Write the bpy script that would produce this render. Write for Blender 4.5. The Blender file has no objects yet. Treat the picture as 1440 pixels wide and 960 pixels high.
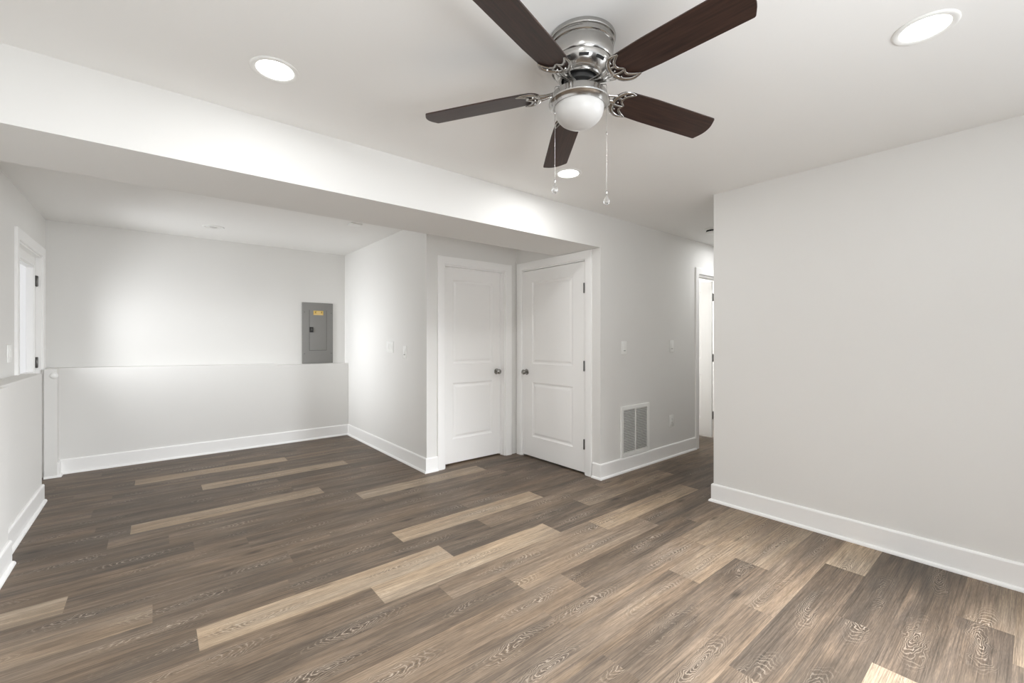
import bpy, bmesh, math, random
from mathutils import Vector, Matrix
PI = math.pi
S = bpy.context.scene
COL = S.collection

# ------------------------------------------------------------------ camera, world, light, exposure
H = 1.285
cam_d = bpy.data.cameras.new('camera')
cam = bpy.data.objects.new('camera', cam_d); COL.objects.link(cam)
cam.location = (0, 0, H)
cam.rotation_euler = (PI/2, 0, math.radians(-39.52))
cam_d.sensor_width = 36.0
cam_d.lens = 610.5/1440*36
cam_d.shift_y = -4/1440
cam_d.clip_start = 0.02
S.camera = cam
S.view_settings.view_transform = 'Standard'
S.view_settings.look = 'None'
S.view_settings.gamma = 1.0
S.view_settings.use_curve_mapping = False
S.view_settings.exposure = 0.44
try:
    S.cycles.use_denoising = True
    S.cycles.max_bounces = 12; S.cycles.diffuse_bounces = 8; S.cycles.glossy_bounces = 6
    S.cycles.caustics_reflective = False; S.cycles.caustics_refractive = False
    S.cycles.sample_clamp_indirect = 6.0
except Exception:
    pass
W = bpy.data.worlds.new('world'); S.world = W; W.use_nodes = True
W.node_tree.nodes['Background'].inputs[0].default_value = (0.93, 0.96, 1.0, 1)
W.node_tree.nodes['Background'].inputs[1].default_value = 0.8

DOWNLIGHT_W = 4.2
def area(name, loc, rot, sx, sy, watt, col=(1, 1, 1), parent=None, shape='RECTANGLE', spread=PI):
    d = bpy.data.lights.new(name, 'AREA'); d.shape = shape; d.size = sx
    if shape == 'RECTANGLE': d.size_y = sy
    d.energy = watt; d.color = col; d.spread = spread
    o = bpy.data.objects.new(name, d); COL.objects.link(o)
    o.location = loc; o.rotation_euler = rot
    if parent: o.parent = parent
    return o
def aim(o, d):
    o.rotation_euler = Vector(d).to_track_quat('-Z', 'Y').to_euler()
# added fill lamps beside and behind the camera; daylight by the outside door's glass
area('fill_rear', (1.45, -1.44, 1.32), (PI/2, 0, 0), 3.0, 1.7, 5, (0.955, 0.99, 1.025))  # added fill from behind the camera
area('fill_rear_up', (0.6, -1.30, 1.15), (PI/2 + math.radians(72), 0, 0), 1.4, 1.2, 43, (0.955, 0.99, 1.025), spread=math.radians(150))  # added fill aimed up to brighten the ceiling
area('fill_side', (3.405, -0.80, 1.35), (0, PI/2, 0), 1.5, 1.0, 6, (0.955, 0.99, 1.025))  # added fill from beside the camera
aim(area('fill_side_aimed', (3.36, -0.80, 1.35), (0, 0, 0), 1.0, 1.2, 68, (0.955, 0.99, 1.025), spread=math.radians(76)), (-.66, .75, -.42))  # added fill aimed forward and left across the room
area('daylight_door', (-0.790, 5.39, 1.40), (0, -PI/2 + math.radians(1), 0), 0.80, 0.50, 7.2, (0.965, 0.99, 1.015), spread=math.radians(125))
area('daylight_door_straight', (-0.788, 5.39, 1.40), (0, -PI/2 + math.radians(6), 0), 0.80, 0.50, 4.2, (0.965, 0.99, 1.015), spread=math.radians(60))

# ------------------------------------------------------------------ materials
def nodes_of(m):
    m.use_nodes = True
    return m.node_tree.nodes, m.node_tree.links, m.node_tree.nodes['Principled BSDF']
def mat(name, col, rough=0.5, metal=0.0, spec=0.5, noise=0.0, nscale=30.0, bump=0.0, bscale=200.0, emit=None, estr=0.0):
    m = bpy.data.materials.new(name); N, L, b = nodes_of(m)
    b.inputs['Base Color'].default_value = (*col, 1)
    b.inputs['Roughness'].default_value = rough
    b.inputs['Metallic'].default_value = metal
    b.inputs['Specular IOR Level'].default_value = spec
    tc = N.new('ShaderNodeTexCoord')
    if noise:
        n = N.new('ShaderNodeTexNoise'); n.inputs['Scale'].default_value = nscale; n.inputs['Detail'].default_value = 3
        L.new(tc.outputs['Object'], n.inputs['Vector'])
        r = N.new('ShaderNodeMapRange'); r.inputs['To Min'].default_value = 1-noise; r.inputs['To Max'].default_value = 1+noise
        L.new(n.outputs['Fac'], r.inputs['Value'])
        mx = N.new('ShaderNodeMix'); mx.data_type = 'RGBA'; mx.blend_type = 'MULTIPLY'; mx.inputs['Factor'].default_value = 1
        mx.inputs['A'].default_value = (*col, 1)
        L.new(r.outputs['Result'], mx.inputs['B']); L.new(mx.outputs['Result'], b.inputs['Base Color'])
    if bump:
        n = N.new('ShaderNodeTexNoise'); n.inputs['Scale'].default_value = bscale; n.inputs['Detail'].default_value = 2
        L.new(tc.outputs['Object'], n.inputs['Vector'])
        bp = N.new('ShaderNodeBump'); bp.inputs['Strength'].default_value = bump; bp.inputs['Distance'].default_value = 0.001
        L.new(n.outputs['Fac'], bp.inputs['Height']); L.new(bp.outputs['Normal'], b.inputs['Normal'])
    if emit:
        b.inputs['Emission Color'].default_value = (*emit, 1); b.inputs['Emission Strength'].default_value = estr
    return m
M_wall = mat('wall_paint', (0.765, 0.757, 0.738), 0.75, spec=0.25, noise=0.008, nscale=4, bump=0.12, bscale=350)
M_ceil = mat('ceiling_paint', (0.87, 0.865, 0.85), 0.85, spec=0.2, noise=0.008, nscale=3, bump=0.1, bscale=300)
M_trim = mat('trim_paint', (0.91, 0.905, 0.895), 0.38, spec=0.4, noise=0.006, nscale=8)
M_door = mat('door_paint', (0.90, 0.893, 0.88), 0.42, spec=0.4, noise=0.008, nscale=6, bump=0.05, bscale=260)
M_plastic = mat('white_plastic', (0.86, 0.86, 0.84), 0.35, noise=0.005)
M_dark = mat('dark_gap', (0.012, 0.012, 0.012), 0.8, noise=0.1)
M_nickel = mat('satin_nickel', (0.46, 0.45, 0.435), 0.2, metal=1.0, noise=0.05, nscale=60)
M_knob = mat('aged_nickel_knob', (0.34, 0.33, 0.31), 0.22, metal=1.0, noise=0.06, nscale=80)
M_hinge = mat('hinge_metal', (0.16, 0.155, 0.15), 0.38, metal=1.0, noise=0.06, nscale=80)
M_louvre_shade = mat('louvre_shade', (0.30, 0.30, 0.295), 0.5, noise=0.05)  # even grey put in for the shade between the louvres
M_panel = mat('grey_panel_enamel', (0.24, 0.235, 0.225), 0.5, noise=0.03, nscale=120, bump=0.1, bscale=500)
M_yellow = mat('yellow_sticker', (0.68, 0.46, 0.12), 0.5, noise=0.04, nscale=90)
M_cream = mat('pale_print', (0.75, 0.62, 0.38), 0.5, noise=0.03)
M_black = mat('black_plastic', (0.014, 0.014, 0.014), 0.4, noise=0.1)
M_lens = mat('lit_lens', (0.9, 0.9, 0.9), 0.4, noise=0.004, emit=(1, 0.985, 0.96), estr=6.0)
M_lens_off = mat('unlit_lens', (0.60, 0.59, 0.57), 0.4, noise=0.01)
M_lite = mat('bright_door_glass', (0.3, 0.3, 0.3), 0.45, spec=0.2, noise=0.004, emit=(0.97, 0.98, 1.0), estr=0.40)

def glass_mat(name, tint):
    m = bpy.data.materials.new(name); m.use_nodes = True
    N, L = m.node_tree.nodes, m.node_tree.links
    N.remove(N['Principled BSDF'])
    t = N.new('ShaderNodeBsdfTransparent'); t.inputs[0].default_value = (*tint, 1)
    g = N.new('ShaderNodeBsdfGlossy'); g.inputs['Roughness'].default_value = 0.03
    mx = N.new('ShaderNodeMixShader'); lw = N.new('ShaderNodeFresnel'); lw.inputs[0].default_value = 1.45
    L.new(lw.outputs[0], mx.inputs[0]); L.new(t.outputs[0], mx.inputs[1]); L.new(g.outputs[0], mx.inputs[2])
    L.new(mx.outputs[0], N['Material Output'].inputs[0])
    return m
M_pane = glass_mat('window_glass', (0.96, 0.97, 0.97))

def frost_mat():
    m = bpy.data.materials.new('frosted_glass'); N, L, b = nodes_of(m)
    b.inputs['Base Color'].default_value = (0.57, 0.56, 0.545, 1); b.inputs['Roughness'].default_value = 0.42
    b.inputs['Subsurface Weight'].default_value = 0.25; b.inputs['Subsurface Radius'].default_value = (0.02, 0.02, 0.02)
    n = N.new('ShaderNodeTexNoise'); n.inputs['Scale'].default_value = 14
    r = N.new('ShaderNodeMapRange'); r.inputs['To Min'].default_value = 0.36; r.inputs['To Max'].default_value = 0.48
    L.new(n.outputs['Fac'], r.inputs['Value']); L.new(r.outputs['Result'], b.inputs['Roughness'])
    return m
M_frost = frost_mat()
def crystal_mat():
    m = bpy.data.materials.new('clear_crystal'); N, L, b = nodes_of(m)
    b.inputs['Base Color'].default_value = (0.97, 0.97, 0.97, 1); b.inputs['Roughness'].default_value = 0.02
    b.inputs['Transmission Weight'].default_value = 1.0; b.inputs['IOR'].default_value = 1.5
    n = N.new('ShaderNodeTexNoise'); n.inputs['Scale'].default_value = 40
    r = N.new('ShaderNodeMapRange'); r.inputs['To Min'].default_value = 0.01; r.inputs['To Max'].default_value = 0.05
    L.new(n.outputs['Fac'], r.inputs['Value']); L.new(r.outputs['Result'], b.inputs['Roughness'])
    return m
M_crystal = crystal_mat()

def blade_mat():
    m = bpy.data.materials.new('dark_walnut_blade'); N, L, b = nodes_of(m)
    tc = N.new('ShaderNodeTexCoord'); mp = N.new('ShaderNodeMapping')
    mp.inputs['Scale'].default_value = (4, 70, 4)
    L.new(tc.outputs['Object'], mp.inputs['Vector'])
    n = N.new('ShaderNodeTexNoise'); n.inputs['Scale'].default_value = 1.6; n.inputs['Detail'].default_value = 5
    L.new(mp.outputs['Vector'], n.inputs['Vector'])
    cr = N.new('ShaderNodeValToRGB')
    cr.color_ramp.elements[0].position = 0.3; cr.color_ramp.elements[0].color = (0.016, 0.008, 0.0065, 1)
    cr.color_ramp.elements[1].position = 0.75; cr.color_ramp.elements[1].color = (0.052, 0.025, 0.018, 1)
    L.new(n.outputs['Fac'], cr.inputs['Fac']); L.new(cr.outputs['Color'], b.inputs['Base Color'])
    b.inputs['Roughness'].default_value = 0.42; b.inputs['Specular IOR Level'].default_value = 0.45
    return m
M_blade = blade_mat()

def floor_mat():
    m = bpy.data.materials.new('vinyl_plank'); N, L, b = nodes_of(m)
    def math_(op, a, bb=None, c=None):
        n = N.new('ShaderNodeMath'); n.operation = op
        for i, v in enumerate((a, bb, c)):
            if v is None: continue
            if isinstance(v, (int, float)): n.inputs[i].default_value = v
            else: L.new(v, n.inputs[i])
        return n.outputs[0]
    at = N.new('ShaderNodeAttribute'); at.attribute_name = 'plank'
    sp = N.new('ShaderNodeSeparateColor'); L.new(at.outputs['Color'], sp.inputs[0])
    tone, r1, r2 = sp.outputs[0], sp.outputs[1], sp.outputs[2]
    uv = N.new('ShaderNodeUVMap'); uv.uv_map = 'plank_uv'
    su = N.new('ShaderNodeSeparateXYZ'); L.new(uv.outputs[0], su.inputs[0])
    u, v = su.outputs[0], su.outputs[1]
    def vec(x, y, z):
        c = N.new('ShaderNodeCombineXYZ')
        for i, q in enumerate((x, y, z)):
            if isinstance(q, (int, float)): c.inputs[i].default_value = q
            else: L.new(q, c.inputs[i])
        return c.outputs[0]
    uu = math_('MULTIPLY_ADD', r1, 57.0, u)
    def noise(vc, scale, detail=4, rough=0.55, dist=0.0):
        n = N.new('ShaderNodeTexNoise'); n.inputs['Scale'].default_value = scale
        n.inputs['Detail'].default_value = detail; n.inputs['Roughness'].default_value = rough
        n.inputs['Distortion'].default_value = dist
        L.new(vc, n.inputs['Vector']); return n.outputs['Fac']
    def mrange(val, a, bb, lo, hi):
        n = N.new('ShaderNodeMapRange'); n.inputs['From Min'].default_value = a; n.inputs['From Max'].default_value = bb
        n.inputs['To Min'].default_value = lo; n.inputs['To Max'].default_value = hi
        L.new(val, n.inputs['Value']); return n.outputs['Result']
    zz = math_('MULTIPLY', r2, 31.0)
    # broad streaks along the board, mid streaks, fine pores
    broad = noise(vec(math_('MULTIPLY', uu, 1.6), math_('MULTIPLY', v, 13), zz), 1.0, 3, 0.5, 0.6)
    mid = noise(vec(math_('MULTIPLY', uu, 5.0), math_('MULTIPLY', v, 110), zz), 1.0, 5, 0.62, 0.4)
    fine = noise(vec(math_('MULTIPLY', uu, 24), math_('MULTIPLY', v, 480), zz), 1.0, 3, 0.6)
    t2 = math_('ADD', tone, mrange(broad, 0.3, 0.7, -0.20, 0.20))
    cr = N.new('ShaderNodeValToRGB'); e = cr.color_ramp.elements
    e[0].position = 0.0; e[0].color = (0.077, 0.060, 0.045, 1)
    e[1].position = 1.0; e[1].color = (0.375, 0.291, 0.206, 1)
    for p, c in ((0.25, (0.125, 0.094, 0.069, 1)), (0.5, (0.199, 0.149, 0.107, 1)), (0.75, (0.284, 0.217, 0.153, 1))):
        k = cr.color_ramp.elements.new(p); k.color = c
    L.new(t2, cr.inputs['Fac'])
    streak = noise(vec(math_('MULTIPLY', uu, 2.2), math_('MULTIPLY', v, 260), math_('ADD', zz, 5.0)), 1.0, 4, 0.6, 0.3)
    g = math_('MULTIPLY', mrange(mid, 0.28, 0.72, 0.66, 1.30), mrange(fine, 0.25, 0.75, 0.72, 1.28))
    g = math_('MULTIPLY', g, mrange(streak, 0.36, 0.52, 0.66, 1.03))
    # knots
    vo = N.new('ShaderNodeTexVoronoi'); vo.inputs['Scale'].default_value = 1.0
    L.new(vec(math_('MULTIPLY', uu, 2.2), math_('MULTIPLY', v, 7.0), zz), vo.inputs['Vector'])
    knot = mrange(vo.outputs['Distance'], 0.02, 0.17, 0.38, 1.0)
    g = math_('MULTIPLY', g, knot)
    # limed cathedral figure: long ellipses round points on the middle of the board
    fx = math_('SUBTRACT', math_('FRACT', math_('MULTIPLY_ADD', u, 1.35, math_('MULTIPLY', r1, 3.0))), 0.5)
    vv = math_('ADD', v, mrange(noise(vec(math_('MULTIPLY', uu, 5), math_('MULTIPLY', v, 9), zz), 1.0, 3, 0.6), 0, 1, -0.055, 0.055))
    rad = math_('SQRT', math_('ADD', math_('POWER', math_('MULTIPLY', fx, 0.16), 2.0), math_('POWER', vv, 2.0)))
    ring = math_('SINE', math_('ADD', math_('MULTIPLY', rad, 1000.0), math_('MULTIPLY', noise(vec(math_('MULTIPLY', uu, 14), math_('MULTIPLY', v, 38), zz), 1.0, 3), 15.0)))
    line = mrange(ring, 0.62, 1.0, 0.0, 1.0)
    core = mrange(rad, 0.015, 0.062, 1.0, 0.0)
    patch = mrange(noise(vec(math_('MULTIPLY', uu, 3.0), math_('MULTIPLY', v, 14), zz), 1.0, 2), 0.40, 0.56, 0.0, 1.0)
    cath = math_('MULTIPLY', math_('MULTIPLY', line, core), patch)
    dark_ring = math_('MULTIPLY', math_('MULTIPLY', mrange(ring, -1.0, -0.2, 1.0, 0.0), core), patch)
    g = math_('MULTIPLY', g, math_('MULTIPLY_ADD', dark_ring, -0.38, 1.0))
    mx = N.new('ShaderNodeMix'); mx.data_type = 'RGBA'; mx.blend_type = 'MULTIPLY'; mx.inputs['Factor'].default_value = 1
    # cool grey to warm brown drift within and between boards
    hue = noise(vec(math_('MULTIPLY', uu, 1.1), math_('MULTIPLY', v, 7), math_('ADD', zz, 11.0)), 1.0, 3, 0.6, 0.5)
    hm = N.new('ShaderNodeMix'); hm.data_type = 'RGBA'
    L.new(mrange(hue, 0.36, 0.64, 0.0, 1.0), hm.inputs['Factor'])
    hm.inputs['A'].default_value = (0.975, 0.992, 1.02, 1); hm.inputs['B'].default_value = (1.045, 1.0, 0.945, 1)
    h2 = N.new('ShaderNodeMix'); h2.data_type = 'RGBA'; h2.blend_type = 'MULTIPLY'; h2.inputs['Factor'].default_value = 1
    L.new(cr.outputs['Color'], h2.inputs['A']); L.new(hm.outputs['Result'], h2.inputs['B'])
    L.new(h2.outputs['Result'], mx.inputs['A']); L.new(g, mx.inputs['B'])
    m2 = N.new('ShaderNodeMix'); m2.data_type = 'RGBA'
    L.new(math_('MULTIPLY', cath, 0.55), m2.inputs['Factor']); L.new(mx.outputs['Result'], m2.inputs['A'])
    m2.inputs['B'].default_value = (0.56, 0.48, 0.39, 1)
    L.new(m2.outputs['Result'], b.inputs['Base Color'])
    b.inputs['Roughness'].default_value = 0.5; b.inputs['Specular IOR Level'].default_value = 0.35
    bp = N.new('ShaderNodeBump'); bp.inputs['Strength'].default_value = 0.15; bp.inputs['Distance'].default_value = 0.0006
    L.new(fine, bp.inputs['Height']); L.new(bp.outputs['Normal'], b.inputs['Normal'])
    return m
M_floor = floor_mat()

# ------------------------------------------------------------------ mesh helpers
class MB:
    def __init__(s): s.bm = bmesh.new(); s.mi = 0
    def _f(s, vs):
        try:
            f = s.bm.faces.new(vs); f.material_index = s.mi; return f
        except ValueError: return None
    def box(s, a, b):
        x0, y0, z0 = (min(a[i], b[i]) for i in range(3)); x1, y1, z1 = (max(a[i], b[i]) for i in range(3))
        v = [s.bm.verts.new(p) for p in ((x0,y0,z0),(x1,y0,z0),(x1,y1,z0),(x0,y1,z0),(x0,y0,z1),(x1,y0,z1),(x1,y1,z1),(x0,y1,z1))]
        for q in ((3,2,1,0),(4,5,6,7),(0,1,5,4),(1,2,6,5),(2,3,7,6),(3,0,4,7)): s._f([v[i] for i in q])
        return s
    def rbox(s, a, b, r):                      # box with bevelled edges
        t = bmesh.new(); bmesh.ops.create_cube(t, size=1)
        for v in t.verts:
            v.co = Vector([(a[i]+b[i])/2 + v.co[i]*abs(b[i]-a[i]) for i in range(3)])
        bmesh.ops.bevel(t, geom=list(t.edges), offset=r, segments=2, affect='EDGES', profile=0.5)
        return s.take(t)
    def take(s, t, M=None):
        vm = {}
        for v in t.verts: vm[v] = s.bm.verts.new(M @ v.co if M else v.co)
        for f in t.faces: s._f([vm[v] for v in f.verts])
        t.free(); return s
    def prism(s, pts, ax, d0, d1):             # closed outline extruded along axis ax
        def P(p, d):
            q = list(p); q.insert(ax, d); return q
        A = [s.bm.verts.new(P(p, d0)) for p in pts]; B = [s.bm.verts.new(P(p, d1)) for p in pts]
        n = len(pts); s._f(A[::-1]); s._f(B)
        for i in range(n): s._f([A[i], A[(i+1)%n], B[(i+1)%n], B[i]])
        return s
    def lathe(s, prof, M=None, n=48, close=True):   # prof: (r, z) list about z
        M = M or Matrix(); R = []
        for r, z in prof:
            if r < 1e-6: R.append([s.bm.verts.new(M @ Vector((0, 0, z)))])
            else: R.append([s.bm.verts.new(M @ Vector((r*math.cos(2*PI*k/n), r*math.sin(2*PI*k/n), z))) for k in range(n)])
        for a, b in zip(R, R[1:]):
            for k in range(n):
                k2 = (k+1) % n
                if len(a) == 1 and len(b) == 1: continue
                if len(a) == 1: s._f([a[0], b[k], b[k2]])
                elif len(b) == 1: s._f([a[k], b[0], a[k2]])
                else: s._f([a[k], b[k], b[k2], a[k2]])
        return s
    def tube(s, pts, rad, n=8, flat=1.0):
        pts = [Vector(p) for p in pts]; R = []
        if not hasattr(rad, '__len__'): rad = [rad]*len(pts)
        up = Vector((0, 0, 1))
        for i, p in enumerate(pts):
            t = (pts[min(i+1, len(pts)-1)] - pts[max(i-1, 0)]).normalized()
            a = up if abs(t.dot(up)) < 0.95 else Vector((1, 0, 0))
            x = t.cross(a).normalized(); y = x.cross(t).normalized()
            R.append([s.bm.verts.new(p + rad[i]*(math.cos(2*PI*k/n)*x + flat*math.sin(2*PI*k/n)*y)) for k in range(n)])
        for a, b in zip(R, R[1:]):
            for k in range(n): s._f([a[k], a[(k+1)%n], b[(k+1)%n], b[k]])
        s._f(R[0][::-1]); s._f(R[-1]); return s
    def build(s, name, mats, parent=None, smooth=None, bevel=0.0):
        bmesh.ops.recalc_face_normals(s.bm, faces=list(s.bm.faces))
        me = bpy.data.meshes.new(name); s.bm.to_mesh(me); s.bm.free()
        for m in (mats if isinstance(mats, (list, tuple)) else [mats]): me.materials.append(m)
        if smooth is not None:
            for p in me.polygons: p.use_smooth = True
            me.set_sharp_from_angle(angle=math.radians(smooth))
        o = bpy.data.objects.new(name, me); COL.objects.link(o)
        if parent: o.parent = parent
        if bevel:
            b = o.modifiers.new('bevel', 'BEVEL'); b.width = bevel; b.segments = 2; b.limit_method = 'ANGLE'; b.angle_limit = math.radians(50)
        return o
def tag(o, label, cat, kind=None, group=None):
    o['label'] = label; o['category'] = cat
    if kind: o['kind'] = kind
    if group: o['group'] = group
    return o
def empty(name, loc, label, cat, kind=None, group=None, rz=0.0):
    o = bpy.data.objects.new(name, None); COL.objects.link(o); o.empty_display_size = 0.1
    o.location = loc; o.rotation_euler = (0, 0, rz)
    return tag(o, label, cat, kind, group)

# ------------------------------------------------------------------ the place: key planes (metres)
ZC = 2.425                      # ceiling
XR = 3.42                       # right wall face
YH = 2.545                      # hall wall and beam face
XS, YD, XD = 2.018, 3.734, 3.146    # side wall, closet front, closet side
YB, YK = 6.05, 5.90             # back wall above / below the ledge
XL = -0.80                      # outside wall, left
T = 0.12

# floor: individual boards in one mesh
random.seed(11)
PW, PL, Y0 = 0.1775, 1.22, 0.065
JOINT = {21: -0.12, 25: 0.32, 28: -0.13, 19: 1.295, 14: 1.215, 12: 0.145, 11: 0.865, 16: -0.33, 10: 2.36, 9: 2.685,
         6: 2.21, 7: 2.64, 5: 2.63, 3: 2.965, 4: 2.205, 1: 2.20, 8: 1.715, 0: 2.875, 2: 2.45, -1: 2.62, 13: 0.55, 15: 0.62}
TONE = {(21, -0.12): 0.86, (25, 0.32): 0.85, (28, -0.13): 0.80, (19, 1.295): 0.86, (14, 1.215): 0.88, (14, -0.005): 0.26, (14, -1.225): 0.62,
        (12, 0.145): 0.95, (11, 0.865): 0.95, (16, -1.55): 0.9, (10, 2.36): 0.80, (10, 1.14): 0.50, (9, 1.465): 0.56, (9, 2.685): 0.30,
        (8, 1.715): 0.22, (8, 0.495): 0.46, (7, 2.64): 0.68, (7, 1.42): 0.44, (6, 2.21): 0.62, (6, 0.99): 0.42, (5, 1.41): 0.20, (5, 2.63): 0.66,
        (4, 2.205): 0.50, (4, 0.985): 0.38, (3, 2.965): 0.92, (3, 1.745): 0.17, (2, 2.45): 0.14, (2, 1.23): 0.16, (1, 2.20): 0.22, (1, 0.98): 0.88,
        (0, 2.875): 0.52, (0, 1.655): 0.22, (-1, 2.62): 0.72, (12, 1.365): 0.24, (12, 2.585): 0.6, (11, 2.085): 0.27, (13, 0.55): 0.27,
        (15, 0.62): 0.3, (11, -0.355): 0.34, (12, -1.075): 0.25}
fm = MB(); bm = fm.bm
cl = bm.loops.layers.float_color.new('plank'); uvl = bm.loops.layers.uv.new('plank_uv')
FX0, FX1, FY0, FY1 = -1.0, 8.0, -1.6, 6.2
k = math.floor((FY0-Y0)/PW)
while Y0 + k*PW < FY1:
    y0, y1 = max(FY0, Y0+k*PW), min(FY1, Y0+(k+1)*PW)
    j = JOINT.get(k, random.uniform(0, PL))
    x = j - math.ceil((j-FX0)/PL)*PL
    while x < FX1:
        xa, xb = max(FX0, x), min(FX1, x+PL)
        tone = None
        for (kk, xx), tv in TONE.items():
            if kk == k and abs(xx-x) < 0.03: tone = tv
        far = k > 12
        if tone is None:
            q = random.random()
            tone = random.uniform(0.20, 0.38) if q < 0.72 else random.uniform(0.34, 0.46)
        a, b = random.random(), random.random()
        if xb - xa > 0.001:
            vs = [bm.verts.new((px, py, 0)) for px, py in ((xa,y0),(xb,y0),(xb,y1),(xa,y1))]
            f = bm.faces.new(vs)
            for lp in f.loops:
                lp[cl] = (tone, a, b, 1); lp[uvl].uv = (lp.vert.co.x - x, lp.vert.co.y - (Y0+(k+0.5)*PW))
        x += PL
    k += 1
for q in ((FX0,FY0),): fm.box((FX0, FY0, -0.12), (FX1, FY1, -0.002))
tag(fm.build('floor', M_floor), 'grey brown wood look vinyl plank floor', 'floor', 'structure')

def struct(name, mb, m, label, cat, bevel=0.0):
    return tag(mb.build(name, m, bevel=bevel), label, cat, 'structure')
struct('ceiling', MB().box((-1.0, -1.6, ZC), (8.0, 6.2, ZC+0.1)), M_ceil, 'flat off white ceiling over room, alcove and hall', 'ceiling')
struct('ceiling_beam', MB().box((XL, YH, 2.117), (XD, 3.092, ZC)), M_wall, 'wide boxed drywall beam crossing the room below the ceiling', 'beam')

# outside wall, left, with the door opening
DY0, DY1, DZ = 4.935, 5.855, 2.035
w = MB()
for a, b in (((-0.95,-1.5,0),(XL,DY0,ZC)), ((-0.95,DY1,0),(XL,6.2,ZC)), ((-0.95,DY0,DZ),(XL,DY1,ZC))): w.box(a, b)
struct('wall_left', w, M_wall, 'upper left wall holding the glazed outside door', 'wall')
LT = 1.012
struct('wall_left_lower', MB().box((XL, 3.72, 0), (-0.68, 4.993, LT)), M_wall, 'thicker lower left wall with ledge, ending beside the glazed door', 'wall', 0.006)
struct('wall_left_near', MB().box((XL, -1.5, 0), (-0.637, 3.72, LT)), M_wall, 'nearest thicker section of the lower left wall stepping forward', 'wall', 0.006)
# back wall, its lower ledge wall (the top falls slightly to the right) and the short return
struct('wall_back', MB().box((-0.95, YB, 0), (8.0, 6.2, ZC)), M_wall, 'upper back wall of the alcove with the electrical panel', 'wall')
kw = MB().prism([(-0.78, 0), (XS, 0), (XS, 0.957), (1.17, 0.960), (1.13, 0.974), (-0.78, 1.008)], 1, YK, YB)
struct('wall_back_lower', kw, M_wall, 'low ledge wall along the back of the alcove', 'wall', 0.005)
struct('wall_return', MB().box((-0.778, 5.79, 0.0), (-0.692, YK, 1.004)), M_wall, 'narrow white boxed return at the left end of the ledge wall', 'wall', 0.004)
struct('wall_side', MB().box((XS, YD, 0), (XS+T, YB, ZC)), M_wall, 'alcove side wall with two switch plates', 'wall')
# closet walls with openings
A0, A1, AZ = 2.222, 2.975, 2.013
w = MB()
for a, b in (((XS+T,YD,0),(A0,YD+T,ZC)), ((A1,YD,0),(XD+T,YD+T,ZC)), ((A0,YD,AZ),(A1,YD+T,ZC))): w.box(a, b)
struct('wall_closet_front', w, M_wall, 'short wall around the left closet door', 'wall')
B0, B1, BZ = 2.729, 3.625, 2.030
w = MB()
for a, b in (((XD,YH+T,0),(XD+T,B0,ZC)), ((XD,B1,0),(XD+T,YD,ZC)), ((XD,B0,BZ),(XD+T,B1,ZC))): w.box(a, b)
struct('wall_closet_side', w, M_wall, 'short wall around the right closet door', 'wall')
# hall walls
C0, C1, CZ = 4.945, 5.578, 2.035
w = MB()
for a, b in (((XD,YH,0),(C0,YH+T,ZC)), ((C1,YH,0),(8.0,YH+T,ZC)), ((C0,YH,CZ),(C1,YH+T,ZC))): w.box(a, b)
struct('wall_hall', w, M_wall, 'hall wall with the return air grille', 'wall')
w = MB()
VY0, VY1, VZ0, VZ1 = -1.34, -0.26, 0.55, 2.15
for a, b in (((XR,VY1,0),(XR+T,1.636,ZC)), ((XR,-1.5,0),(XR+T,VY0,ZC)), ((XR,VY0,0),(XR+T,VY1,VZ0)), ((XR,VY0,VZ1),(XR+T,VY1,ZC))): w.box(a, b)
bmesh.ops.remove_doubles(w.bm, verts=list(w.bm.verts), dist=1e-5)
struct('wall_right', w, M_wall, 'large plain right wall', 'wall')
struct('wall_hall_right', MB().box((XR+T, 1.516, 0), (8.0, 1.636, ZC)), M_wall, 'hidden right wall of the hall', 'wall')
struct('wall_hall_end', MB().box((7.6, 1.636, 0), (7.72, YH, ZC)), M_wall, 'hidden end wall of the hall', 'wall')
w = MB().box((4.70, YH+T, 0), (4.80, 4.5, ZC)).box((6.9, YH+T, 0), (7.0, 4.5, ZC)).box((4.7, 4.5, 0), (7.0, 4.6, ZC))
struct('wall_far_room', w, M_wall, 'walls of the bright room beyond the hall door', 'wall')
# wall behind the camera with the opening for an added window
WX0, WX1, WZ0, WZ1 = -0.1, 3.0, 0.45, 2.2
w = MB()
for a, b in (((-0.95,-1.62,0),(WX0,-1.5,ZC)), ((WX1,-1.62,0),(XR+T,-1.5,ZC)), ((WX0,-1.62,0),(WX1,-1.5,WZ0)), ((WX0,-1.62,WZ1),(WX1,-1.5,ZC))): w.box(a, b)
struct('wall_rear', w, M_wall, 'wall behind the viewpoint with an opening for an added window', 'wall')
def window(name, loc, rz, hw, hh, label):  # builds the added, unseen windows that go with the fill lamps
    wf = empty(name, loc, label, 'window', 'structure', rz=rz)
    f = MB()
    for a, b in (((-hw,-.03,0),(-hw+.05,.03,hh)), ((hw-.05,-.03,0),(hw,.03,hh)), ((-hw+.05,-.03,0),(hw-.05,.03,.05)), ((-hw+.05,-.03,hh-.05),(hw-.05,.03,hh)), ((-.03,-.03,.05),(.03,.03,hh-.05))): f.box(a, b)
    f.build('window_frame', M_trim, wf, bevel=0.003)
    MB().box((-hw+.05,-.004,.05),(-.03,.004,hh-.05)).box((.03,-.004,.05),(hw-.05,.004,hh-.05)).build('pane', M_pane, wf)
window('added_window_1', ((WX0+WX1)/2, -1.56, WZ0), 0, (WX1-WX0)/2, WZ1-WZ0, 'added wide white framed window, unseen behind the viewpoint')
window('added_window_2', (XR+T/2, (VY0+VY1)/2, VZ0), PI/2, (VY1-VY0)/2, VZ1-VZ0, 'added white framed window in the right wall, out of view')

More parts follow.
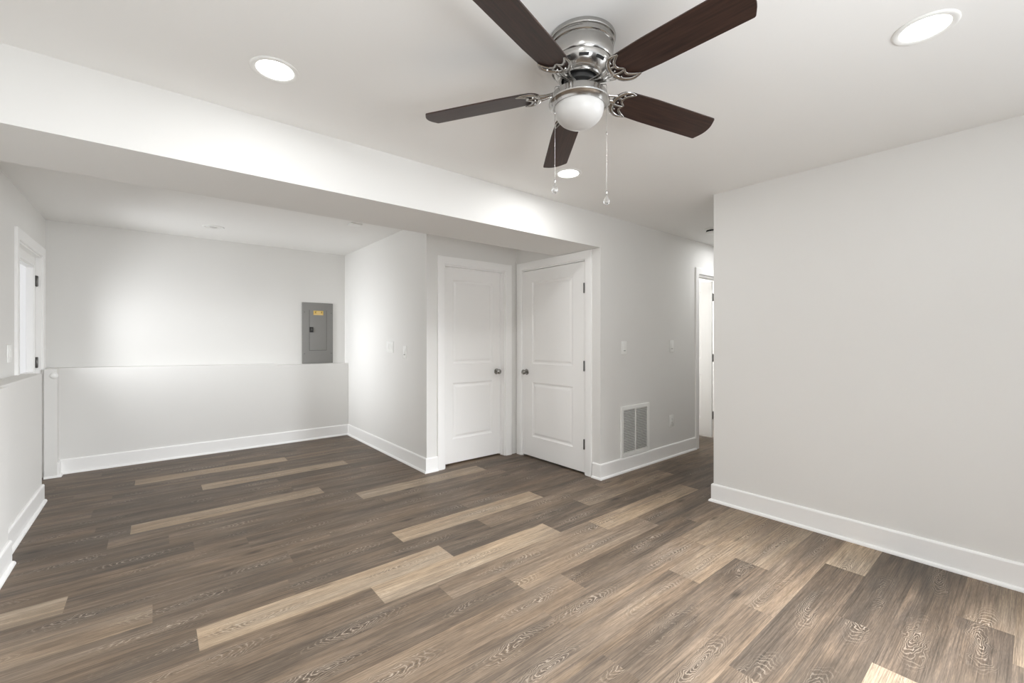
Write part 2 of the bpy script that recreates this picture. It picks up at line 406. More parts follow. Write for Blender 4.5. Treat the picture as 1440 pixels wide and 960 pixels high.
# ------------------------------------------------------------------ baseboards with shoe moulding
PROF = [(0, 0), (0.030, 0), (0.0295, 0.007), (0.026, 0.014), (0.019, 0.0185), (0.0145, 0.0195), (0.0145, 0.129), (0.012, 0.135), (0.007, 0.1395), (0, 0.1395)]
def baseboard(name, pts, label, prof=PROF):    # wall foot line; the room lies to the RIGHT of travel
    mb = MB(); P = [Vector(p) for p in pts]; rings = []
    for i, p in enumerate(P):
        d0 = (P[i]-P[i-1]).normalized() if i else (P[1]-P[0]).normalized()
        d1 = (P[i+1]-P[i]).normalized() if i < len(P)-1 else d0
        n0 = Vector((d0.y, -d0.x)); n1 = Vector((d1.y, -d1.x))
        m = (n0+n1); m = m/ max(1e-6, m.dot(n0))
        rings.append([mb.bm.verts.new((p.x+m.x*o, p.y+m.y*o, z)) for o, z in prof])
    n = len(prof)
    for a, b in zip(rings, rings[1:]):
        for q in range(n): mb._f([a[q], a[(q+1)%n], b[(q+1)%n], b[q]])
    mb._f(rings[0][::-1]); mb._f(rings[-1])
    return struct(name, mb, M_trim, label, 'baseboard')
baseboard('baseboard_left', [(-0.68, 3.735), (-0.68, 4.993)], 'white baseboard under the thicker lower left wall')
baseboard('baseboard_left_near', [(-0.637, -1.5), (-0.637, 3.72)], 'white baseboard at the nearest left wall section')
baseboard('baseboard_back', [(-0.692, 5.80), (-0.692, YK), (XS, YK), (XS, YD), (2.133, YD)], 'white baseboard around the alcove ledge wall and side wall')
SHOE = [(0, 0), (0.016, 0), (0.0155, 0.007), (0.012, 0.014), (0.005, 0.0185), (0, 0.0195)]
baseboard('baseboard_return', [(-0.778, 5.79), (-0.662, 5.79)], 'thin shoe moulding under the narrow boxed return', SHOE)
baseboard('baseboard_hall', [(XD, 2.63), (XD, YH), (4.857, YH)], 'white baseboard around the hall corner below the grille')
baseboard('baseboard_right', [(7.6, 1.636), (XR, 1.636), (XR, -1.5)], 'white baseboard along the large plain right wall')

# ------------------------------------------------------------------ doors
def panel_face(mb, x0, x1, z0, z1, panels, y, sgn):
    """front of a moulded door: flat stiles and rails, sunk sloping moulding, raised field (sgn: +1 recess goes +y)"""
    xs = sorted({x0, x1, *[p[0] for p in panels], *[p[1] for p in panels]})
    zs = sorted({z0, z1, *[p[2] for p in panels], *[p[3] for p in panels]})
    V = {}
    def vt(x, yy, z):
        kx = (round(x, 5), round(yy, 5), round(z, 5))
        if kx not in V: V[kx] = mb.bm.verts.new((x, yy, z))
        return V[kx]
    for i in range(len(xs)-1):
        for j in range(len(zs)-1):
            c = ((xs[i]+xs[i+1])/2, (zs[j]+zs[j+1])/2)
            if any(p[0] < c[0] < p[1] and p[2] < c[1] < p[3] for p in panels): continue
            mb._f([vt(xs[i], y, zs[j]), vt(xs[i+1], y, zs[j]), vt(xs[i+1], y, zs[j+1]), vt(xs[i], y, zs[j+1])])
    for a0, a1, c0, c1 in panels:
        loops = []
        for ins, d in ((0, 0), (0.004, 0.0045), (0.012, 0.0085), (0.018, 0.0095), (0.024, 0.0095), (0.040, 0.0035), (0.050, 0.0025)):
            yy = y + sgn*d
            loops.append([vt(a0+ins, yy, c0+ins), vt(a1-ins, yy, c0+ins), vt(a1-ins, yy, c1-ins), vt(a0+ins, yy, c1-ins)])
        for A, B in zip(loops, loops[1:]):
            for q in range(4): mb._f([A[q], A[(q+1)%4], B[(q+1)%4], B[q]])
        mb._f(loops[-1])
def leaf_mesh(w, h, t, panels):
    """leaf in local coords: x 0..w, z 0..h, front at y=0, back at y=t"""
    mb = MB()
    panel_face(mb, 0, w, 0, h, panels, 0.0, +1); panel_face(mb, 0, w, 0, h, panels, t, -1)
    xs = sorted({0, w, *[p[0] for p in panels], *[p[1] for p in panels]}); zs = sorted({0, h, *[p[2] for p in panels], *[p[3] for p in panels]})
    v = lambda x, y, z: mb.bm.verts.new((x, y, z))
    for x in (0, w): mb._f([v(x,0,0), v(x,t,0), v(x,t,h), v(x,0,h)])
    for z in (0, h): mb._f([v(0,0,z), v(w,0,z), v(w,t,z), v(0,t,z)])
    bmesh.ops.remove_doubles(mb.bm, verts=list(mb.bm.verts), dist=1e-5)
    return mb
def casing(mb, x0, x1, zt, cw, th, y, sgn):
    """flat casing with eased edges on the wall face at y, growing towards sgn"""
    prof = [(0, 0), (0, 0.55), (0.06, 0.8), (0.14, 0.9), (0.8, 1.0), (0.95, 0.97), (1, 0.85), (1, 0)]   # inner -> outer
    path = [((x0, 0.0), (-1, 0)), ((x0, zt), (-1, 1)), ((x1, zt), (1, 1)), ((x1, 0.0), (1, 0))]
    R = [[mb.bm.verts.new((p[0]+d[0]*a*cw, y+sgn*b*th, p[1]+d[1]*a*cw)) for a, b in prof] for p, d in path]
    n = len(prof)
    for a, b in zip(R, R[1:]):
        for q in range(n): mb._f([a[q], a[(q+1)%n], b[(q+1)%n], b[q]])
    mb._f(R[0][::-1]); mb._f(R[-1])
def knob_mesh(sgn):       # knob on the front face, axis along -y (sgn -1) or +y
    M = Matrix.Rotation(PI/2 if sgn < 0 else -PI/2, 4, 'X')
    mb = MB()
    mb.lathe([(0,0),(0.031,0),(0.032,0.004),(0.029,0.008),(0.016,0.010),(0.011,0.014),(0.010,0.026),(0.013,0.032),(0.021,0.036),(0.0265,0.043),(0.0275,0.050),(0.025,0.057),(0.017,0.063),(0.008,0.0655),(0,0.066)], M, 32)
    return mb
def hinge_mesh():
    mb = MB().lathe([(0,-0.05),(0.004,-0.049),(0.0075,-0.045),(0.0075,-0.015),(0.0068,-0.0145),(0.0068,-0.0135),(0.0075,-0.013),(0.0075,0.015),(0.0068,0.0155),(0.0075,0.016),(0.0075,0.045),(0.004,0.049),(0,0.05)], None, 16)
    return mb
def door(name, label, loc, rz, w, h, wallt, leaf_y, panels, knob=None, knob_side=None, hinges=(), open_deg=0, hinge_x=None, cw=0.08, frame_h=None):
    """local frame: x along the wall, y into the wall (front wall face y=0), opening x 0..w"""
    root = empty(name, loc, label, 'door', 'structure', rz=rz)
    fh = frame_h or h
    cm = MB(); casing(cm, -0.009, w+0.009, fh+0.006, cw, 0.018, 0.0, -1); cm.build('casing', M_trim, root, smooth=25)
    jm = MB()
    jt = 0.02
    jm.box((-0.006,-0.001,0),(0.004,wallt+0.001,fh+0.004)).box((w-0.004,-0.001,0),(w+0.006,wallt+0.001,fh+0.004)).box((0.004,-0.001,fh-0.006),(w-0.004,wallt+0.001,fh+0.004))
    lt = 0.035
    sy0, sy1 = (leaf_y+lt+0.002, leaf_y+lt+0.014)
    if leaf_y > 0.02: sy0, sy1 = leaf_y-0.014, leaf_y-0.002          # stop in front of a leaf that opens away
    for a, b in (((0.004,sy0,0),(0.013,sy1,fh-0.006)), ((w-0.013,sy0,0),(w-0.004,sy1,fh-0.006)), ((0.013,sy0,fh-0.016),(w-0.013,sy1,fh-0.006))): jm.box(a, b)
    jm.build('jamb', M_trim, root, bevel=0.0015)
    lw = w-0.012
    lf = leaf_mesh(lw, h-0.012-0.018, lt, [(a-0.006, b-0.006, c-0.018, d-0.018) for a, b, c, d in panels]).build('leaf', M_door, root)
    lf.location = (0.006, leaf_y, 0.018)
    if knob:
        k = knob_mesh(-1).build('knob', M_knob, lf, smooth=40); k.location = (knob[0]-0.006, 0, knob[1]-0.018); k['label'] = 'dark nickel door knob'
        k2 = knob_mesh(1).build('knob', M_knob, lf, smooth=40); k2.location = (knob[0]-0.006, lt, knob[1]-0.018)
    for hx, hz in hinges:
        hg = hinge_mesh().build('hinge', M_hinge, lf, smooth=40); hg.location = (hx-0.006, -0.0065, hz-0.018)
    return root, lf
# left closet door (leaf set back in its frame); local x = world x
door('door_1', 'left white two panel closet door set back in its frame', (A0, YD, 0), 0, A1-A0, AZ, T, 0.066,
     [(0.128, 0.635, 1.026, 1.885), (0.128, 0.635, 0.258, 0.830)], knob=(0.690, 0.925))
# right closet door on the side wall; local x runs towards -y (world), y into wall = +x
door('door_2', 'right white two panel closet door with three dark hinges', (XD, B1, 0), -PI/2, B1-B0, BZ, T, 0.0,
     [(0.155, 0.742, 1.017, 1.892), (0.155, 0.742, 0.232, 0.816)], knob=(0.066, 0.922),
     hinges=((B1-B0-0.006, 1.765), (B1-B0-0.006, 1.026), (B1-B0-0.006, 0.285)), cw=0.078)
# hall door: the frame stands in the hall wall, the leaf is swung into the far room
r3, lf3 = door('door_3', 'white hall door standing open past the edge of the right wall', (C0, YH, 0), 0, C1-C0, CZ, T, 0.084,
     [(0.115, 0.485, 1.017, 1.90), (0.115, 0.485, 0.245, 0.816)], knob=(0.06, 0.92), cw=0.075)
lw = C1-C0-0.012
piv = Vector((C1-C0-0.012, T+0.006, 0.018))
ang = math.radians(-94)
lf3.location = piv; lf3.rotation_euler = (0, 0, ang)
for v in lf3.data.vertices: v.co.x -= lw; v.co.y -= 0.035
for c in lf3.children: c.location.x -= lw; c.location.y -= 0.035
for hz in (0.28, 1.02, 1.80):
    hg = hinge_mesh().build('hinge', M_hinge, lf3, smooth=40); hg.location = (0.0, 0.006, hz)
    hl = MB().box((-0.0, -0.016, hz-0.05), (0.0020, 0.0, hz+0.05)).build('hinge_leaf', M_hinge, lf3)

# outside door, left: leaf with a glazed lite, hinges on the far side; local x runs towards +y, y into wall = -x
root = empty('door_4', (XL, DY0, 0), 'white glazed outside door in the upper left wall', 'door', 'structure', rz=PI/2)
dw = DY1-DY0
cm = MB(); casing(cm, -0.009, dw-0.003, DZ+0.006, 0.082, 0.018, 0.0, -1); cm.build('casing', M_trim, root, smooth=25)
jm = MB()
for a, b in (((-0.006,-0.001,0),(0.012,0.151,DZ+0.004)), ((dw-0.012,-0.001,0),(dw+0.006,0.151,DZ+0.004)), ((0.012,-0.001,DZ-0.012),(dw-0.012,0.151,DZ+0.004))): jm.box(a, b)
jm.build('jamb', M_trim, root, bevel=0.002)
LX0, LX1, LZ0, LZ1 = 0.165, 0.755, 0.955, 1.925
lm = MB()
for a, b in (((0.016,0,0),(LX0,0.044,DZ-0.018)), ((LX1,0,0),(dw-0.016,0.044,DZ-0.018)), ((LX0,0,0),(LX1,0.044,LZ0)), ((LX0,0,LZ1),(LX1,0.044,DZ-0.018))): lm.box(a, b)
lf4 = lm.build('leaf', M_door, root); lf4.location = (0, 0.036, 0.012)
fr = MB()
for ins, b0, b1 in ((0.0, -0.012, 0.0), (0.012, -0.018, 0.0), (0.028, -0.012, 0.030)):
    x0, x1, z0, z1 = LX0-0.02+ins, LX1+0.02-ins, LZ0-0.02+ins, LZ1+0.02-ins; c = 0.016
    for a, b in (((x0,b0,z0),(x0+c,b1,z1)), ((x1-c,b0,z0),(x1,b1,z1)), ((x0+c,b0,z0),(x1-c,b1,z0+c)), ((x0+c,b0,z1-c),(x1-c,b1,z1))): fr.box(a, b)
fr.build('lite_frame', M_trim, lf4, bevel=0.002)
MB().box((LX0, 0.034, LZ0), (LX1, 0.040, LZ1)).build('pane', M_lite, lf4)
for hz in (1.80, 1.055, 0.28):
    hg = MB().lathe([(0,-0.05),(0.006,-0.049),(0.009,-0.045),(0.009,0.045),(0.006,0.049),(0,0.05)], None, 16).box((-0.022,0.004,-0.048),(0.022,0.008,0.048)).build('hinge', M_hinge, lf4, smooth=40)
    hg.location = (dw-0.016, -0.008, hz)

# ------------------------------------------------------------------ wall plates
def plate_root(name, label, cat, x, y, z, facing, group=None):
    """local frame: plate in x-z, y=0 on the wall, front towards -y"""
    rz = {'-y': 0.0, '-x': -PI/2, '+x': PI/2}[facing]
    return empty(name, (x, y, z), label, cat, group=group, rz=rz)
def decora(root, gangs=1, kind='dimmer', w=None):
    w = w or (0.082 + 0.046*(gangs-1)); h = 0.128
    MB().rbox((-w/2, -0.006, -h/2), (w/2, 0, h/2), 0.003).build('plate', M_plastic, root, smooth=35)
    for g in range(gangs):
        cx = (g-(gangs-1)/2)*0.046
        if kind == 'outlet':
            MB().rbox((cx-0.0165, -0.009, -0.0335), (cx+0.0165, -0.004, 0.0335), 0.0012).build('receptacle', M_plastic, root, smooth=35)
            sl = MB()
            for cz in (-0.018, 0.018):
                sl.box((cx-0.008, -0.0094, cz-0.004), (cx-0.006, -0.0088, cz+0.005)).box((cx+0.006, -0.0094, cz-0.004), (cx+0.008, -0.0088, cz+0.004))
                sl.lathe([(0,-0.0003),(0.0025,-0.0003),(0.0025,0.0003),(0,0.0003)], Matrix.Translation((cx, -0.0091, cz-0.009)) @ Matrix.Rotation(PI/2, 4, 'X'), 12)
            sl.build('slots', M_dark, root)
        else:
            p = MB()
            p.prism([(-0.0335, -0.005), (0.0335, -0.005), (0.0335, -0.0085), (0.0, -0.0105), (-0.0335, -0.0075)], 0, cx-0.0165, cx+0.0165)
            for v in p.bm.verts: v.co = Vector((v.co.x, v.co.z, v.co.y))
            p.build('rocker', M_plastic, root)
            if kind == 'dimmer':
                MB().box((cx-0.0165, -0.0098, -0.030), (cx+0.0165, -0.0085, -0.0255)).build('slider_slot', M_hinge, root)
    return root
decora(plate_root('light_switch', 'white dimmer switch plate on hall wall above the return grille', 'switch', 3.498, YH, 1.197, '-y', group='wall switch plates'))
decora(plate_root('light_switch', 'white dimmer switch plate nearer the open hall door', 'switch', 4.352, YH, 1.204, '-y', group='wall switch plates'))
decora(plate_root('wall_outlet', 'white outlet cover low on the hall wall near the hall door', 'outlet', 4.350, YH, 0.392, '-y'), kind='outlet')
decora(plate_root('light_switch', 'wide white switch plate on the bright part of the alcove side wall', 'switch', XS, 4.565, 1.193, '-x', group='wall switch plates'), 3, 'rocker')
decora(plate_root('light_switch', 'narrow white switch plate nearer the corner of the alcove side wall', 'switch', XS, 4.195, 1.145, '-x', group='wall switch plates'), 1, 'dimmer')
decora(plate_root('light_switch', 'white double switch plate beside the glazed outside door', 'switch', XL, 4.685, 1.178, '+x', group='wall switch plates'), 2, 'rocker')

# round white cap on the boxed return
cap = MB().lathe([(0,0),(0.028,0),(0.0285,0.004),(0.027,0.011),(0.022,0.018),(0.013,0.023),(0,0.025)], Matrix.Rotation(PI/2, 4, 'X'), 28).build('wall_bumper', M_plastic, smooth=50)
cap.location = (-0.712, 5.79, 0.943)
tag(cap, 'round white dome cap near the top of the narrow boxed return', 'bumper')

# return air grille
gx0, gx1, gz0, gz1 = 3.444, 3.918, 0.144, 0.632
g = empty('return_air_grille', ((gx0+gx1)/2, YH, gz0), 'large white louvred return air grille low on the hall wall', 'vent')
gw, gh = (gx1-gx0)/2, gz1-gz0
f = MB(); fwid = 0.036
for a, b in (((-gw,-.012,0),(-gw+fwid,0,gh)), ((gw-fwid,-.012,0),(gw,0,gh)), ((-gw+fwid,-.012,0),(gw-fwid,0,fwid)), ((-gw+fwid,-.012,gh-fwid),(gw-fwid,0,gh)), ((-.006,-.011,fwid),(.006,0,gh-fwid))): f.box(a, b)
f.build('frame', M_plastic, g, bevel=0.002)
MB().box((-gw+fwid,-.0008,fwid),(gw-fwid,-0.0002,gh-fwid)).build('backing', M_louvre_shade, g)  # sheet coloured as the shaded gaps behind the louvres
lv = MB(); n = 26
for i in range(n):
    z = fwid + (gh-2*fwid)*(i+0.5)/n
    for x0, x1 in ((-gw+fwid, -.006), (.006, gw-fwid)):
        lv.prism([(-.0110, z+.0045), (-.0098, z+.0056), (-.0012, z-.0050), (-.0024, z-.0061)], 0, x0, x1)
lv.build('louvres', M_plastic, g)
for sx in (-gw+.018, gw-.018): MB().lathe([(0,0),(0.004,0),(0.0035,0.0015),(0,0.002)], Matrix.Translation((sx,-.012,gh/2)) @ Matrix.Rotation(PI/2, 4, 'X'), 12).build('screw', M_plastic, g)

# electrical panel on the back wall
px0, px1, pz0, pz1 = 1.473, 1.858, 0.962, 1.755
p = empty('electrical_panel', ((px0+px1)/2, YB, pz0), 'grey electrical breaker panel on the upper back wall', 'electrical panel')
pw, ph = (px1-px0)/2, pz1-pz0
ox = (px0+px1)/2
MB().rbox((-pw,-.014,0),(pw,0,ph),0.003).build('cover', M_panel, p, smooth=35)
dx0, dx1, dz0, dz1 = 1.563-ox, 1.773-ox, 1.134-pz0, 1.66-pz0
gap = MB()
for a, b in (((dx0-.003,-.0146,dz0-.003),(dx0,-.0138,dz1)), ((dx1,-.0146,dz0-.003),(dx1+.003,-.0138,dz1)), ((dx0,-.0146,dz0-.003),(dx1,-.0138,dz0))): gap.box(a, b)
gap.build('door_gap', M_dark, p)
d = MB().rbox((dx0,-.0175,dz0),(dx1,-.0142,dz1),0.001).build('panel_door', M_panel, p, smooth=35)
MB().rbox((dx0+.0,-.026,1.368-pz0),(dx0+.045,-.0172,1.436-pz0),0.002).build('latch', M_black, d, smooth=35)
MB().box((dx0+.012,-.0285,1.395-pz0),(dx0+.033,-.0255,1.402-pz0)).box((dx0+.012,-.0285,1.413-pz0),(dx0+.033,-.0255,1.418-pz0)).build('latch_ridges', M_hinge, d)
st = MB().box((1.61-ox,-.0182,1.594-pz0),(1.732-ox,-.0174,1.652-pz0)).build('sticker', M_yellow, d); st['label'] = 'yellow warning sticker with dark marks'
for cx in (1.635-ox, 1.712-ox):
    mk = MB(); mk.prism([(cx+.003,1.645-pz0),(cx-.006,1.626-pz0),(cx-.001,1.627-pz0),(cx-.004,1.613-pz0),(cx+.006,1.632-pz0),(cx+.001,1.631-pz0),(cx+.007,1.645-pz0)], 1, -.0186, -.0181)
    mk.build('dark_mark', M_black, d)
tx = MB()
for i, z in enumerate((1.640, 1.632, 1.624, 1.616, 1.606, 1.600)):
    x0, x1 = (1.652, 1.698) if z > 1.612 else (1.620, 1.722)
    tx.box((x0-ox,-.0185,z-.0016-pz0),(x1-ox,-.0181,z+.0016-pz0))
tx.build('print_lines', M_cream, d)
for sx, sz in ((1.501,1.629),(1.836,1.625),(1.501,1.09),(1.836,1.09)):
    MB().lathe([(0,0),(0.006,0),(0.005,0.002),(0,0.003)], Matrix.Translation((sx-ox,-.014,sz-pz0)) @ Matrix.Rotation(PI/2, 4, 'X'), 12).build('screw', M_hinge, p)

# ------------------------------------------------------------------ ceiling fixtures
def downlight(x, y, label, lit=True, group='recessed ceiling lights', watt=None):
    r = empty('recessed_light', (x, y, ZC), label, 'light', group=group)
    MB().lathe([(0.0935,0.0),(0.094,-0.002),(0.092,-0.0045),(0.086,-0.006),(0.076,-0.005),(0.071,-0.0025),(0.0705,0.0)], None, 56).build('trim_ring', M_plastic, r, smooth=50)
    if lit:
        MB().lathe([(0.0,-0.0024),(0.05,-0.0022),(0.0705,-0.0015)], None, 48).build('lens', M_lens, r, smooth=60)
        a = area('lamp', (0, 0, -0.012), (0, 0, 0), 0.13, 0.13, watt or DOWNLIGHT_W, (0.985, 1.0, 1.01), r, 'DISK')
    else:
        MB().lathe([(0.0705,-0.0006),(0.05,-0.0020),(0.036,-0.0034),(0.033,-0.0034)], None, 48).build('baffle', M_plastic, r, smooth=60)
        MB().lathe([(0.0,-0.0020),(0.034,-0.0020)], None, 32).build('lens', M_lens_off, r, smooth=60)
    return r
downlight(0.397, 2.062, 'lit recessed ceiling light nearest the left end of the beam', watt=1.6)
downlight(2.185, 0.265, 'lit recessed ceiling light near the right wall', watt=2)
downlight(2.208, 2.065, 'lit recessed ceiling light beyond the fan, near the hall', watt=5)
downlight(0.397, 0.265, 'added recessed ceiling light overhead, out of view', watt=12)  # added lamp, brightens the near room
downlight(0.470, 5.362, 'unlit round recessed light in the alcove ceiling', lit=False)
downlight(5.20, 2.09, 'added recessed ceiling light, unseen in the hall', watt=4.2)  # added lamp, brightens the hall above the door
downlight(5.85, 3.55, 'added recessed ceiling light, unseen in the far room', watt=36)  # added lamp, brightens the open door leaf
cp = MB().rbox((-0.055,-0.055,-0.012),(0.055,0.055,0.0),0.003).build('ceiling_plate', M_plastic, smooth=35); cp.location = (1.545, 4.335, ZC)
tag(cp, 'small square white plate on the alcove ceiling beside the beam', 'cover plate')
sd = empty('smoke_detector', (4.468, 2.150, ZC), 'round white smoke detector on the hall ceiling, half hidden by the right wall', 'smoke detector')
MB().lathe([(0,0),(0.082,0),(0.082,-0.014),(0.075,-0.020),(0,-0.020)], None, 40).build('base', M_plastic, sd, smooth=40)
MB().lathe([(0,-0.020),(0.060,-0.020),(0.060,-0.036),(0,-0.036)], None, 40).build('sensor_gap', M_dark, sd, smooth=40)
MB().lathe([(0,-0.036),(0.066,-0.036),(0.064,-0.046),(0.050,-0.054),(0,-0.055)], None, 40).build('cap', M_plastic, sd, smooth=40)

# ------------------------------------------------------------------ ceiling fan
FC = Vector((1.2526, 1.1158, ZC))
fan = empty('ceiling_fan', FC, 'nickel ceiling fan with five dark wood blades and frosted light', 'ceiling fan')
def lean(z):                   # the body hangs slightly off plumb
    q = max(0.0, 1.0 + z/0.20)
    return Vector((0.0095*q, -0.0075*q, 0))
def lathe_lean(mb, prof, n=64): 
    start = len(mb.bm.verts)
    mb.lathe(prof, None, n)
    mb.bm.verts.ensure_lookup_table()
    for v in list(mb.bm.verts)[start:]: v.co += lean(v.co.z)
    return mb
lathe_lean(MB(), [(0,0.0),(0.124,0.0),(0.1255,-0.004),(0.1255,-0.012),(0.1235,-0.016),(0.118,-0.018),(0.1175,-0.021),(0.121,-0.024),(0.1225,-0.030),(0.1215,-0.036),(0.1175,-0.0385),(0.1175,-0.041),(0.1195,-0.044),(0.120,-0.070),(0.119,-0.092),(0.116,-0.0965),(0.0,-0.0965)]).build('canopy', M_nickel, fan, smooth=35)
mh = lathe_lean(MB(), [(0,-0.0965),(0.113,-0.0967),(0.1125,-0.105),(0.106,-0.121),(0.094,-0.136),(0.087,-0.141),(0.0875,-0.144),(0.0845,-0.147),(0.080,-0.1485),(0.081,-0.152),(0.078,-0.156),(0.070,-0.157),(0.066,-0.152),(0.064,-0.128),(0,-0.128)])
mh.mi = 1
for kk in range(10):           # dark ventilation slots around the bowl
    a0 = 2*PI*(kk+0.35)/10
    A = []
    for (r, z) in ((0.1098, -0.1165), (0.1045, -0.1255)):
        A.append([mh.bm.verts.new(Vector((r*math.cos(a0+t), r*math.sin(a0+t), z-0.0012)) + lean(z)) for t in [(-0.17+0.34*i/8) for i in range(9)]])
    for i in range(8): mh._f([A[0][i], A[0][i+1], A[1][i+1], A[1][i]])
mh.build('motor_housing', [M_nickel, M_dark], fan, smooth=35)
lathe_lean(MB(), [(0,-0.128),(0.060,-0.129),(0.062,-0.150),(0.060,-0.172),(0.052,-0.178),(0,-0.178)]).build('flywheel', M_black, fan, smooth=40)
lathe_lean(MB(), [(0,-0.176),(0.046,-0.176),(0.048,-0.180),(0.048,-0.205),(0.052,-0.209),(0,-0.209)]).build('switch_housing', M_nickel, fan, smooth=35)
lathe_lean(MB(), [(0.0,-0.206),(0.050,-0.206),(0.094,-0.211),(0.104,-0.214),(0.1065,-0.219),(0.109,-0.236),(0.1145,-0.2395),(0.1155,-0.243),(0.114,-0.247),(0.108,-0.250),(0.102,-0.256),(0.0975,-0.262),(0.094,-0.262),(0.094,-0.245),(0,-0.240)]).build('light_kit_pan', M_nickel, fan, smooth=35)
lathe_lean(MB(), [(0.0935,-0.250),(0.0935,-0.264),(0.0925,-0.274),(0.0885,-0.288),(0.081,-0.301),(0.070,-0.313),(0.056,-0.322),(0.040,-0.3285),(0.022,-0.332),(0,-0.333)]).build('glass_shade', M_frost, fan, smooth=60)

def blade_mesh():
    mb = MB(); w, R = 0.0634, 0.615; t = 0.0055; r0 = 0.150
    out = []
    # rounded root
    for i in range(13):
        a = PI/2 + PI*i/12
        out.append((r0+0.050+0.050*math.cos(a), 0.058*math.sin(a) if abs(math.sin(a)) < 1 else 0.058*math.sin(a)))
    out.append((r0+0.10, -0.0605)); out.append((R-0.30, -w)); 
    # bowed tip with small rounded corners
    for i in range(5):
        a = -PI/2 + (PI/2-0.25)*i/4
        out.append((R-0.009+0.009*math.cos(a), -w+0.009+0.009*math.sin(a)))
    for i in range(1, 12):
        s = -1 + 2*i/12
        out.append((R + 0.017*(1-s*s), s*(w-0.009)))
    for i in range(5):
        a = 0.25 + (PI/2-0.25)*i/4
        out.append((R-0.009+0.009*math.cos(a), w-0.009+0.009*math.sin(a)))
    out.append((R-0.30, w)); out.append((r0+0.10, 0.0605))
    mb.prism(out, 2, 0.0, t)
    return mb
def iron_mesh():
    mb = MB()
    def arc(pts, rad, n=28, flat=0.55):
        P = [Vector((*p, -0.004)) for p in pts]; out, rr = [], []
        m = len(P)
        for i in range(n+1):                       # Catmull-Rom through the points
            f = i/n*(m-1); q = min(int(f), m-2); t = f-q
            p0, p1, p2, p3 = P[max(q-1,0)], P[q], P[q+1], P[min(q+2,m-1)]
            out.append(0.5*((2*p1)+(-p0+p2)*t+(2*p0-5*p1+4*p2-p3)*t*t+(-p0+3*p1-3*p2+p3)*t**3))
            rr.append(rad[q]*(1-t)+rad[q+1]*t)
        mb.tube(out, rr, 10, flat)
    # outer crescent, two horns along the blade edges
    arc([(0.240,0.056),(0.205,0.0605),(0.172,0.045),(0.157,0.018),(0.156,-0.010),(0.166,-0.038),(0.190,-0.058),(0.222,-0.056)],
        [0.0025,0.006,0.0085,0.0085,0.0085,0.0085,0.007,0.0025], 40)
    # scalloped inner edge with a tooth in the middle
    arc([(0.240,0.056),(0.214,0.044),(0.197,0.028),(0.205,0.006)], [0.0025,0.005,0.005,0.003], 20)
    arc([(0.205,0.006),(0.186,-0.010),(0.188,-0.030),(0.204,-0.046),(0.222,-0.056)], [0.003,0.005,0.005,0.005,0.0025], 20)
    arc([(0.160,0.012),(0.180,0.014),(0.200,0.012)], [0.006,0.004,0.004], 8)
    arc([(0.160,-0.020),(0.176,-0.020),(0.187,-0.018)], [0.005,0.004,0.004], 8)
    # arm back to the hub
    mb.tube([(0.048,0.0,0.006),(0.075,0.002,0.004),(0.110,0.004,-0.002),(0.135,0.004,-0.005),(0.160,0.003,-0.004)], [0.010,0.0095,0.008,0.0085,0.010], 10, 0.6)
    mb.tube([(0.050,0.012,0.006),(0.085,0.014,0.003),(0.125,0.022,-0.003),(0.165,0.034,-0.004)], [0.004,0.004,0.004,0.004], 8, 0.7)
    mb.tube([(0.050,-0.012,0.006),(0.085,-0.012,0.003),(0.125,-0.018,-0.003),(0.162,-0.030,-0.004)], [0.004,0.004,0.004,0.004], 8, 0.7)
    for q in ((0.176,0.030),(0.172,-0.004),(0.180,-0.040)):
        mb.lathe([(0,-0.0095),(0.003,-0.009),(0.0045,-0.006),(0.0045,0.0)], Matrix.Translation((q[0], q[1], 0.0)), 10)
    return mb
b0 = blade_mesh().build('blade', M_blade, fan, bevel=0.0012)
i0 = iron_mesh().build('blade_iron', M_nickel, b0, smooth=50); i0['label'] = 'scrolled nickel blade bracket'
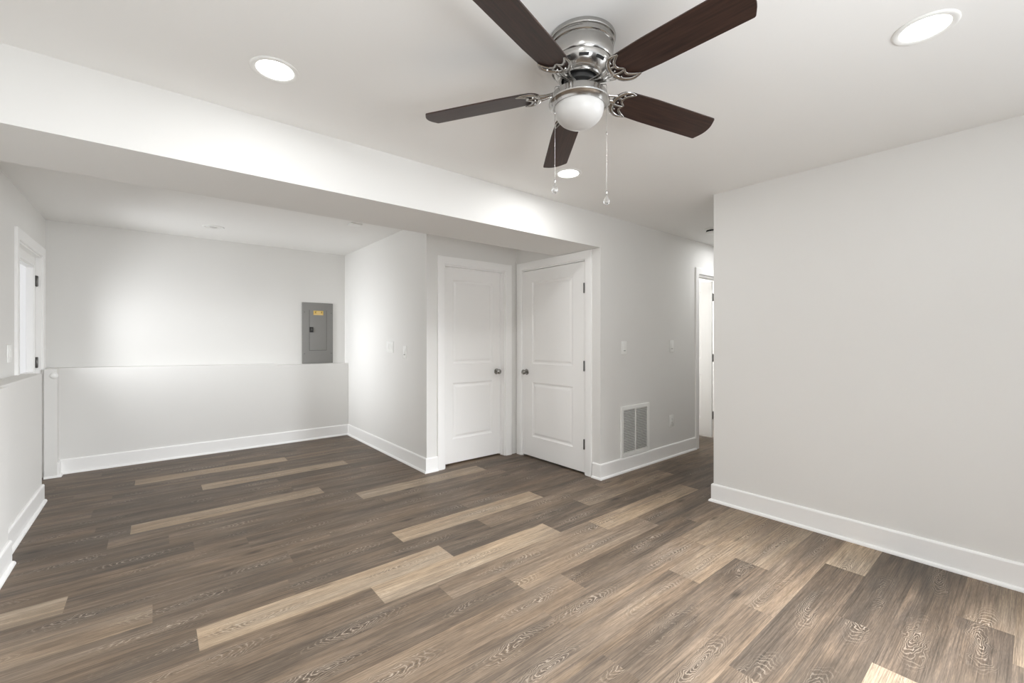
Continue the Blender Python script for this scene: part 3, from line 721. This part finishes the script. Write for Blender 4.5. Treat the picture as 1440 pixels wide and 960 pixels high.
def blade_matrix(kk):
    tx, ty = -0.0199, -0.0075
    tilt = Matrix.Rotation(-tx, 4, 'Y') @ Matrix.Rotation(ty, 4, 'X')
    return (Matrix.Translation((0, 0, 2.2349-ZC)) @ tilt @ Matrix.Rotation(-0.3249 + 2*PI*kk/5, 4, 'Z')
            @ Matrix.Rotation(math.atan(0.0592), 4, 'Y') @ Matrix.Rotation(-0.2118, 4, 'X'))
b0.matrix_local = blade_matrix(0)
for kk in range(1, 5):
    c = b0.copy(); COL.objects.link(c); c.parent = fan; c.matrix_local = blade_matrix(kk)
    i = i0.copy(); COL.objects.link(i); i.parent = c
# two pull chains with crystal drops, hanging outside the glass
CR, CF = Vector((0.7714, -0.6363, 0)), Vector((0.6363, 0.7714, 0))
def chain(off, zt, zb, zbead, kind):
    mb = MB(); n = int((zt-zb)/0.0045); pr = []
    a = CR*off[0] + CF*off[1]
    for i in range(n+1):
        z = zt-(zt-zb)*i/n
        pr.append((0.0010, z)); 
        if i < n: pr.append((0.0005, z-(zt-zb)/n/2))
    M = Matrix.Translation(a)
    mb.lathe([(0, zt+0.0005)] + pr + [(0, zb-0.0005)], M, 8)
    # inlet elbow from the switch housing over the pan
    mb.tube([a + Vector((0,0,zt)), a*0.98 + Vector((0,0,zt+0.006)), a*0.7 + Vector((0,0,-0.203)), a*0.42 + Vector((0,0,-0.195))], [0.0012, 0.0012, 0.0012, 0.0012], 6)
    mb.lathe([(0,zbead+0.006),(0.0025,zbead+0.004),(0.003,zbead),(0.0025,zbead-0.004),(0,zbead-0.006)], M, 10)
    mb.lathe([(0,zb+0.004),(0.003,zb+0.002),(0.0035,zb-0.001),(0.002,zb-0.004),(0.001,zb-0.012),(0,zb-0.012)], M, 10)
    ch = mb.build('pull_chain', M_nickel, fan, smooth=60)
    dm = MB().lathe([(0,zb-0.008),(0.0014,zb-0.010),(0.005,zb-0.019),(0.0105,zb-0.031),(0.0115,zb-0.037),(0.0095,zb-0.043),(0.005,zb-0.047),(0,zb-0.048)], M, 8)
    dm.build('crystal_drop', M_crystal, ch, smooth=20)
chain((-0.099, -0.066), -0.222, -0.560, 2.113-ZC, 0)
chain((0.087, -0.082), -0.222, -0.607, 2.03-ZC, 1)
